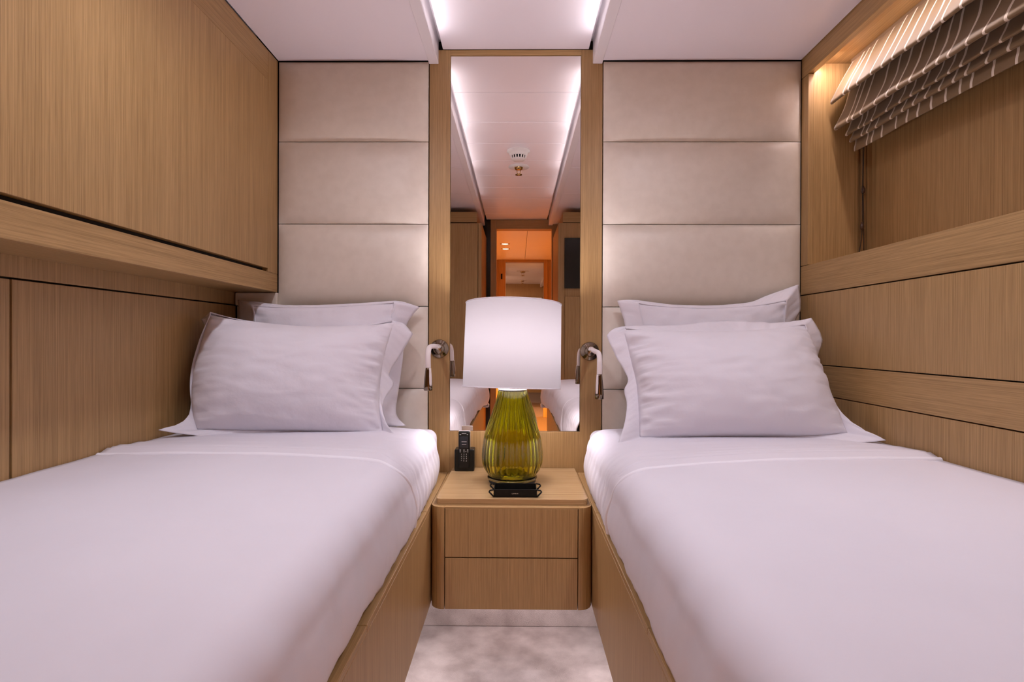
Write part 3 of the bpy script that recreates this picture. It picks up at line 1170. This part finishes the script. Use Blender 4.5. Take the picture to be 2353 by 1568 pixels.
# ------------------------------------------------------------------ cordless phone
ph = empty('cordless_phone', (-0.178, -0.036, 0.503),
           'black cordless phone upright in its charging cradle on the nightstand', 'phone')
m = MB()
m.box(-0.2115, -0.1445, -0.060, -0.012, 0.5032, 0.577, M_BLACK, 0.004, 3)
m.build('cradle', None, ph)
m = MB()
m.box(-0.1982, -0.1592, -0.0640, -0.0455, 0.512, 0.6385, M_BLACK, 0.0045, 3)
hs = m.build('handset', None, ph)
m = MB()
m.box(-0.1925, -0.1650, -0.0648, -0.0638, 0.584, 0.622, M_SCREEN)
m.build('screen', None, hs)
m = MB()
for (a, b_, z) in ((-0.187, -0.170, 0.6035), (-0.186, -0.171, 0.5945)):
    m = MB()
    m.box(a, b_, -0.0651, -0.0645, z, z + 0.0010, M_PRINT)
    m.build('screen_text', None, hs)
for (a, b_, z) in ((-0.1865, -0.1715, 0.6315), (-0.1935, -0.189, 0.6275), (-0.1695, -0.165, 0.6275)):
    m = MB()
    m.box(a, b_, -0.0645, -0.0636, z, z + 0.0012, M_PRINT)
    m.build('status_mark', None, hs)
m = MB()
for z in (0.5775, 0.5735, 0.5695):
    for x in (-0.1915, -0.1787, -0.166):
        m.box(x - 0.0018, x + 0.0018, -0.0648, -0.0636, z - 0.0007, z + 0.0007, M_PRINT)
m.box(-0.1737, -0.1712, -0.0648, -0.0636, 0.5705, 0.5722, M_PRINT)
m.build('function_key', None, hs)
kf = bpy.data.curves.new('number_keys', 'FONT')
kf.body = '1   2   3\n4   5   6\n7   8   9\n*   0   #'
kf.size = 0.0062
kf.space_line = 1.18
kf.extrude = 0.0001
kf.align_x = 'CENTER'
ko = bpy.data.objects.new('number_keys', kf)
ko.data.materials.append(M_PRINT)
col.objects.link(ko)
text_mesh(ko, V((-0.1787, -0.0642, 0.5595)) - ORG[hs.name], hs)
m = MB()
m.box(-0.1984, -0.1590, -0.0500, -0.0440, 0.5790, 0.6392, M_GREYPLASTIC, 0.002)
bk = m.build('back_cover', None, hs)
bk['label'] = 'pale back cover'


# ------------------------------------------------------------------ reading lights
def reading_light(X, Z, sx, tipx, zbend, zhead, ztip, ylen, label):
    root = empty('reading_light', (X, 0.0, Z), label, 'reading light', 'bedside reading lights')
    m = MB()
    m.lathe([(0.0, -0.020), (0.014, -0.0195), (0.0185, -0.015), (0.021, -0.009), (0.030, -0.0085), (0.0325, -0.005), (0.0325, 0.0), (0.0, 0.0005)], X, Z, 48, M_NICKEL, axis='y')
    m.build('wall_plate', None, root, smooth=True)
    m = MB()
    m.tube([(X, -0.016, Z + 0.006), (X, -0.060, Z + 0.008)], 0.0085, M_CHROME, 16)
    m.tube([(X, -0.040, Z + 0.0075), (X, -0.046, Z + 0.0076)], 0.0098, M_CHROME, 16)
    m.build('collar', None, root, smooth=True)
    pts = catmull([(X, -0.055, Z + 0.008), (X + (tipx - X) * 0.25, -ylen * 0.55, zbend + 0.002), (X + (tipx - X) * 0.6, -ylen * 0.88, zbend - 0.002),
                   (X + (tipx - X) * 0.85, -ylen, zbend - 0.022), (tipx, -ylen - 0.004, zhead)], 8)
    m = MB()
    m.tube(pts, 0.0078, M_WHITELEATHER, 16)
    m.build('flexible_arm', None, root, smooth=True)
    m = MB()
    yc = -ylen - 0.005
    L_ = zhead - ztip
    m.lathe([(0.0, zhead + 0.003), (0.0075, zhead + 0.002), (0.0085, zhead - 0.004), (0.0115, zhead - 0.45 * L_), (0.0130, zhead - 0.8 * L_),
             (0.0130, ztip + 0.001), (0.0122, ztip), (0.0105, ztip + 0.004), (0.0, ztip + 0.005)], tipx, yc, 32, M_NICKEL)
    hd = m.build('lamp_head', None, root, smooth=True)
    m = MB()
    xs = -sx * 0.0055
    m.tube(catmull([(tipx + xs, yc - 0.0035, zhead + 0.001), (tipx + xs * 1.25, yc - 0.0060, zhead - 0.35 * L_), (tipx + xs * 1.4, yc - 0.0075, zhead - 0.78 * L_)], 6),
           [0.0035, 0.0036, 0.0038, 0.0039, 0.0041, 0.0043, 0.0045, 0.0046, 0.0046, 0.0046, 0.0045, 0.0043, 0.0038], M_WHITELEATHER, 12)
    g = m.build('leather_grip', None, hd, smooth=True)
    g['label'] = 'white leather grip'
    return root


reading_light(-0.2715, 0.916, -1, -0.263, 0.925, 0.863, 0.798, 0.285,
              'chrome and white gooseneck reading light on the oak strip beside the left bed')
reading_light(0.251, 0.909, 1, 0.2445, 0.910, 0.845, 0.773, 0.265,
              'chrome and white gooseneck reading light on the oak strip beside the right bed')

# ------------------------------------------------------------------ roman blind
bl = empty('roman_blind', (1.10, -1.0, 1.59),
           'gathered taupe roman blind with cream stripes hanging in the window niche', 'blind')
cs = [(1.112, 1.883), (1.100, 1.862), (1.082, 1.828), (1.060, 1.785), (1.043, 1.752), (1.038, 1.741), (1.040, 1.735), (1.047, 1.739), (1.064, 1.764), (1.082, 1.788), (1.092, 1.794), (1.098, 1.786),
      (1.092, 1.760), (1.079, 1.716), (1.060, 1.674), (1.051, 1.657), (1.052, 1.650), (1.061, 1.653), (1.078, 1.675), (1.095, 1.693), (1.104, 1.692), (1.104, 1.682),
      (1.096, 1.656), (1.086, 1.636), (1.085, 1.630), (1.091, 1.631), (1.100, 1.646), (1.108, 1.656), (1.112, 1.650),
      (1.106, 1.630), (1.098, 1.614), (1.098, 1.608), (1.104, 1.609), (1.111, 1.620), (1.116, 1.620), (1.116, 1.606), (1.112, 1.588), (1.112, 1.576)]
cpts = catmull([(a, 0, b_) for a, b_ in cs], 4)
arc = [0.0]
for a, b_ in zip(cpts[:-1], cpts[1:]):
    arc.append(arc[-1] + (b_ - a).length)
ny = 170
rows, uvs = [], []
for j in range(ny + 1):
    y = -0.080 - (1.85) * j / ny
    row, ru = [], []
    for k, p in enumerate(cpts):
        amp = min(1.0, arc[k] / 0.12)
        wx = amp * (0.005 * nz(y * 5, p.z * 3, 0, 4) + 0.003 * nz(y * 16, p.z * 14, 1, 4))
        wz = amp * (0.006 * nz(y * 3.3, 7, 0, 5) + 0.0025 * nz(y * 14, p.z * 9, 3, 5))
        wz -= 0.010 * amp * math.sin(PI * j / ny)
        # the near end of each fold is drawn in a little
        e = math.exp(-(-0.080 - y) / 0.025)
        ylead = 0.018 * e * (1 - abs(1.04 - p.x) / 0.08) * amp
        # gathers under the heading
        gz = (1 - amp) * 0.003 * nz(y * 60, 0, 0, 9)
        row.append(V((p.x + wx + gz, y + ylead * 0.5, p.z + wz)))
        ru.append((-y, arc[k]))
    rows.append(row)
    uvs.append(ru)
m = MB()
m.grid(rows, M_STRIPE, uv=uvs)
o = m.build('blind_cloth', None, bl, smooth=True)
solid(o, 0.0025, 0)
bx('headrail', 1.105, 1.135, -1.93, -0.072, 1.868, 1.8838, M_TAUPE, bl)
for q, (xa, ya, ze, zk, xs) in enumerate(((1.143, -0.065, 1.245, 1.333, -0.006), (1.152, -0.062, 1.252, 1.454, 0.004))):
    m = MB()
    m.tube(catmull([(1.146 + q * 0.007, ya - 0.01, 1.87), (1.148 + q * 0.005, ya - 0.004, 1.60), (1.149 + q * 0.004, ya, zk + 0.01)], 6), 0.0011, M_CORD, 6)
    m.tube(catmull([(1.149 + q * 0.004, ya, zk - 0.004), (1.147 + q * 0.009, ya, (zk + ze) / 2), (xa - 0.003 + q * 0.008, ya, ze)], 6), 0.0013, M_CORD, 6)
    c = m.build('pull_cord', None, bl)
    m = MB()
    m.lathe([(0.0, zk + 0.013), (0.003, zk + 0.012), (0.0065, zk + 0.003), (0.0068, zk - 0.006), (0.0045, zk - 0.012), (0.0, zk - 0.0125)], 1.149 + q * 0.004, ya, 16, M_KNOB)
    m.build('cord_knob', None, c, smooth=True)

# ------------------------------------------------------------------ ceiling fittings
places = ('above the left bed pillows', 'above the right bed pillows', 'above the foot of the left bed', 'above the foot of the right bed')
for q, (lx, ly) in enumerate(DOWN):
    t = empty('downlight', (lx, ly, ZS), 'round recessed downlight in the white ceiling ' + places[q], 'downlight', 'cabin downlights')
    m = MB()
    m.lathe([(0.030, ZS + 0.002), (0.031, ZS - 0.004), (0.042, ZS - 0.004), (0.044, ZS - 0.0005)], lx, ly, 40, M_CHROME)
    m.build('trim_ring', None, t, smooth=True)
    m = MB()
    m.lathe([(0.0, ZS - 0.001), (0.030, ZS - 0.001)], lx, ly, 32, M_LENS)
    m.build('lens', None, t)

sd_ = empty('smoke_detector', (0.002, -1.0, ZM), 'white round smoke detector on the ceiling, seen in the mirror', 'smoke detector')
m = MB()
m.lathe([(0.060, ZM), (0.062, ZM - 0.006), (0.050, ZM - 0.010), (0.048, ZM - 0.022), (0.040, ZM - 0.030)], 0.002, -1.0, 48, M_WHITEPLASTIC)
m.build('housing', None, sd_, smooth=True)
m = MB()
m.lathe([(0.039, ZM - 0.028), (0.036, ZM - 0.042), (0.0, ZM - 0.042)], 0.002, -1.0, 32, M_BLACK)
for k in range(16):
    a = 2 * PI * k / 16
    m.tube([(0.002 + 0.040 * math.cos(a), -1.0 + 0.040 * math.sin(a), ZM - 0.029), (0.002 + 0.036 * math.cos(a), -1.0 + 0.036 * math.sin(a), ZM - 0.046)], 0.0035, M_WHITEPLASTIC, 6)
m.lathe([(0.038, ZM - 0.044), (0.034, ZM - 0.050), (0.0, ZM - 0.052)], 0.002, -1.0, 32, M_WHITEPLASTIC)
m.build('vent_cage', None, sd_)


def sprinkler(x, y, z, label, s=1.0):
    t = empty('sprinkler', (x, y, z), label, 'sprinkler')
    m = MB()
    m.lathe([(0.0, z), (0.060 * s, z), (0.060 * s, z - 0.003), (0.020 * s, z - 0.005), (0.0, z - 0.005)], x, y, 40, M_WHITEPLASTIC)
    m.build('cover_plate', None, t, smooth=True)
    m = MB()
    m.lathe([(0.026 * s, z - 0.005), (0.022 * s, z - 0.014 * s), (0.012 * s, z - 0.017 * s), (0.0, z - 0.018 * s)], x, y, 24, M_BRASS)
    m.tube([(x - 0.010 * s, y, z - 0.014 * s), (x - 0.010 * s, y, z - 0.034 * s), (x, y, z - 0.044 * s)], 0.0022 * s, M_BRASS, 8)
    m.tube([(x + 0.010 * s, y, z - 0.014 * s), (x + 0.010 * s, y, z - 0.034 * s), (x, y, z - 0.044 * s)], 0.0022 * s, M_BRASS, 8)
    m.lathe([(0.0, z - 0.044 * s), (0.020 * s, z - 0.045 * s), (0.020 * s, z - 0.047 * s), (0.0, z - 0.050 * s)], x, y, 20, M_BRASS)
    m.build('brass_head', None, t)
    return t


sprinkler(0.004, -1.27, ZM, 'brass sprinkler on a white plate behind the smoke detector, seen in the mirror')

# ------------------------------------------------------------------ far end of the cabin (seen in the mirror)
m = MB()
m.box(-1.1, -0.228, YD - 0.06, YD, 0.0, 2.0, M_BLACKGLASS)
m.box(0.335, 1.2, YD - 0.06, YD, 0.0, 2.0, W_Z)
m.box(-0.228, 0.335, YD - 0.06, YD, 1.956, 2.1, W_X)
struct(m.build('wall_front'))
dr = struct(empty('door_1', (0.05, YD, 0.0)))
m = MB()
m.box(-0.228, -0.180, YD - 0.08, YD + 0.01, 0.0, 1.955, W_Z, 0.002)
m.box(0.286, 0.335, YD - 0.08, YD + 0.01, 0.0, 1.955, W_Z, 0.002)
m.box(-0.180, 0.286, YD - 0.08, YD + 0.01, 1.877, 1.955, W_X, 0.002)
m.build('door_frame', None, dr)

wl = empty('wardrobe', (-0.62, -2.33, 0.0), 'oak wardrobe beyond the foot of the left bed, reflected at the mirror edge', 'wardrobe')
m = MB()
m.box(XL + 0.004, -0.264, YD + 0.005, -2.07, 0.06, 1.800, W_Z)
m.box(XL + 0.004, -0.264, YD + 0.005, -2.09, 0.0, 0.06, M_SHADOWGAP)
m.box(XL + 0.004, -0.300, YD + 0.005, -2.06, 1.806, 1.880, W_X)
m.build('carcass', None, wl)
m = MB()
m.box(-0.62, -0.292, -2.07, -2.05, 0.07, 1.795, W_Z, 0.001)
m.build('wardrobe_door', None, wl)
m = MB()
m.box(-0.288, -0.264, -2.07, -2.052, 0.07, 1.795, W_Z, 0.001)
m.build('side_stile', None, wl)

cb = empty('tall_cabinet', (0.64, -2.33, 0.0), 'tall oak cabinet with black screen beyond the right bed, reflected at the mirror edge', 'cabinet')
m = MB()
m.box(0.296, XR - 0.004, YD + 0.005, -2.06, 0.06, 1.800, W_Z)
m.box(0.296, XR - 0.004, YD + 0.005, -2.09, 0.0, 0.06, M_SHADOWGAP)
m.box(0.330, XR - 0.004, YD + 0.005, -2.06, 1.806, 1.880, W_X)
m.build('carcass', None, cb)
m = MB()
m.box(0.340, 0.80, -2.06, -2.045, 1.322, 1.690, M_BLACKGLASS, 0.002)
m.build('screen', None, cb)
m = MB()
m.box(0.345, 0.80, -2.06, -2.045, 0.10, 1.262, W_Z, 0.001)
m.build('cabinet_door', None, cb)

# corridor outside the door and the cabin across it
Y2 = -4.69
YE = -7.75
struct(bx('floor', -1.6, 1.6, YE, YD - 0.05, -0.06, 0.0, M_DARKENEDFLOOR))
m = boards(-0.95, 0.085, [YD - 0.06, -3.75, Y2], 1.92, 0.03, M_CEIL)
m2 = boards(0.088, 1.0, [YD - 0.06, -3.75, Y2], 1.92, 0.03, M_CEIL)
struct(m.build('ceiling'))
struct(m2.build('ceiling'))
m = MB()
m.box(-1.0, -0.95, Y2, YD - 0.06, 0.0, 1.95, W_Z)
struct(m.build('wall_left'))
m = MB()
m.box(1.0, 1.05, Y2, YD - 0.06, 0.0, 1.95, W_Z)
struct(m.build('wall_right'))
m = MB()
m.box(-1.6, -0.235, Y2 - 0.06, Y2, 0.0, 1.96, W_Z)
m.box(0.365, 1.6, Y2 - 0.06, Y2, 0.0, 1.96, W_Z)
struct(m.build('wall_front'))
d2 = struct(empty('door_2', (0.08, Y2, 0.0)))
m = MB()
m.box(-0.235, -0.148, Y2 - 0.08, Y2 + 0.015, 0.0, 1.925, W_Z, 0.002)
m.box(0.318, 0.365, Y2 - 0.08, Y2 + 0.015, 0.0, 1.925, W_Z, 0.002)
m.box(-0.148, 0.318, Y2 - 0.08, Y2 + 0.015, 1.888, 1.925, W_X, 0.002)
m.build('door_frame', None, d2)
m = MB()
m.box(-0.205, -0.185, Y2 + 0.015, Y2 + 0.02, 1.68, 1.745, M_BLACK)
m.build('door_lock', None, d2)
for q, (lx, ly) in enumerate(((-0.13, -3.60), (-0.13, -3.90))):
    t = empty('downlight', (lx, ly, 1.92), ('round corridor downlight nearer the cabin door, seen in the mirror', 'round corridor downlight farther from the cabin door, seen in the mirror')[q],
              'downlight', 'corridor downlights')
    m = MB()
    m.lathe([(0.034, 1.921), (0.035, 1.916), (0.045, 1.916), (0.047, 1.9195)], lx, ly, 32, M_BRASS)
    m.build('trim_ring', None, t, smooth=True)
    m = MB()
    m.lathe([(0.0, 1.9185), (0.035, 1.9185)], lx, ly, 24, M_LENSWARM)
    m.build('lens', None, t)
ys = [Y2 - 0.06] + [Y2 - 0.06 - 0.3 * k for k in range(1, 10)] + [YE]
m = boards(-0.30, 0.40, ys, 1.94, 0.03, M_CEIL, 0.006)
m.box(-1.6, -0.32, YE, Y2 - 0.06, 1.90, 1.97, M_CEIL)
m.box(0.42, 1.6, YE, Y2 - 0.06, 1.90, 1.97, M_CEIL)
struct(m.build('ceiling'))
for n_, (xa, xb) in enumerate(((-0.335, -0.30), (0.40, 0.435))):
    struct(bx('trim_%d' % (n_ + 4), xa, xb, YE, Y2 - 0.06, 1.88, 1.98, M_STRIP))
struct(bx('wall_left', -1.65, -1.6, YE, Y2, 0.0, 2.0, W_Z))
struct(bx('wall_right', 1.6, 1.65, YE, Y2, 0.0, 2.0, W_Z))
struct(bx('wall_front', -1.65, 1.65, YE - 0.05, YE, 0.0, 2.0, W_Z))
hb = bx('headboard', -0.23, 0.43, YE + 0.002, YE + 0.052, 0.5, 1.70, M_LEATHER, None, 0.008)
tag(hb, 'pale headboard at the end of the far cabin, seen deep in the mirror', 'headboard')
wf = empty('wardrobe', (-0.62, -6.0, 0.0), 'narrow white cupboard just inside the far cabin, seen in the mirror', 'wardrobe')
bx('carcass', -0.90, -0.19, -6.45, -5.6, 0.0, 1.87, M_STRIP, wf)
bx('cupboard_door', -0.88, -0.30, -5.6, -5.58, 0.05, 1.80, W_Z, wf)
wf2 = empty('wardrobe', (0.75, -6.0, 0.0), 'narrow pale cupboard on the right inside the far cabin, seen in the mirror', 'wardrobe')
bx('carcass', 0.42, 1.10, -6.45, -5.6, 0.0, 1.80, M_STRIP, wf2)
bx('cupboard_door', 0.44, 1.05, -5.6, -5.58, 0.05, 1.78, W_Z, wf2)
sprinkler(0.075, -5.95, 1.94, 'dark pendent sprinkler in the far cabin, largest thing on its ceiling in the mirror', 1.5)
sprinkler(0.080, -7.2, 1.94, 'small pale sprinkler on the far cabin ceiling near its end wall', 1.2)
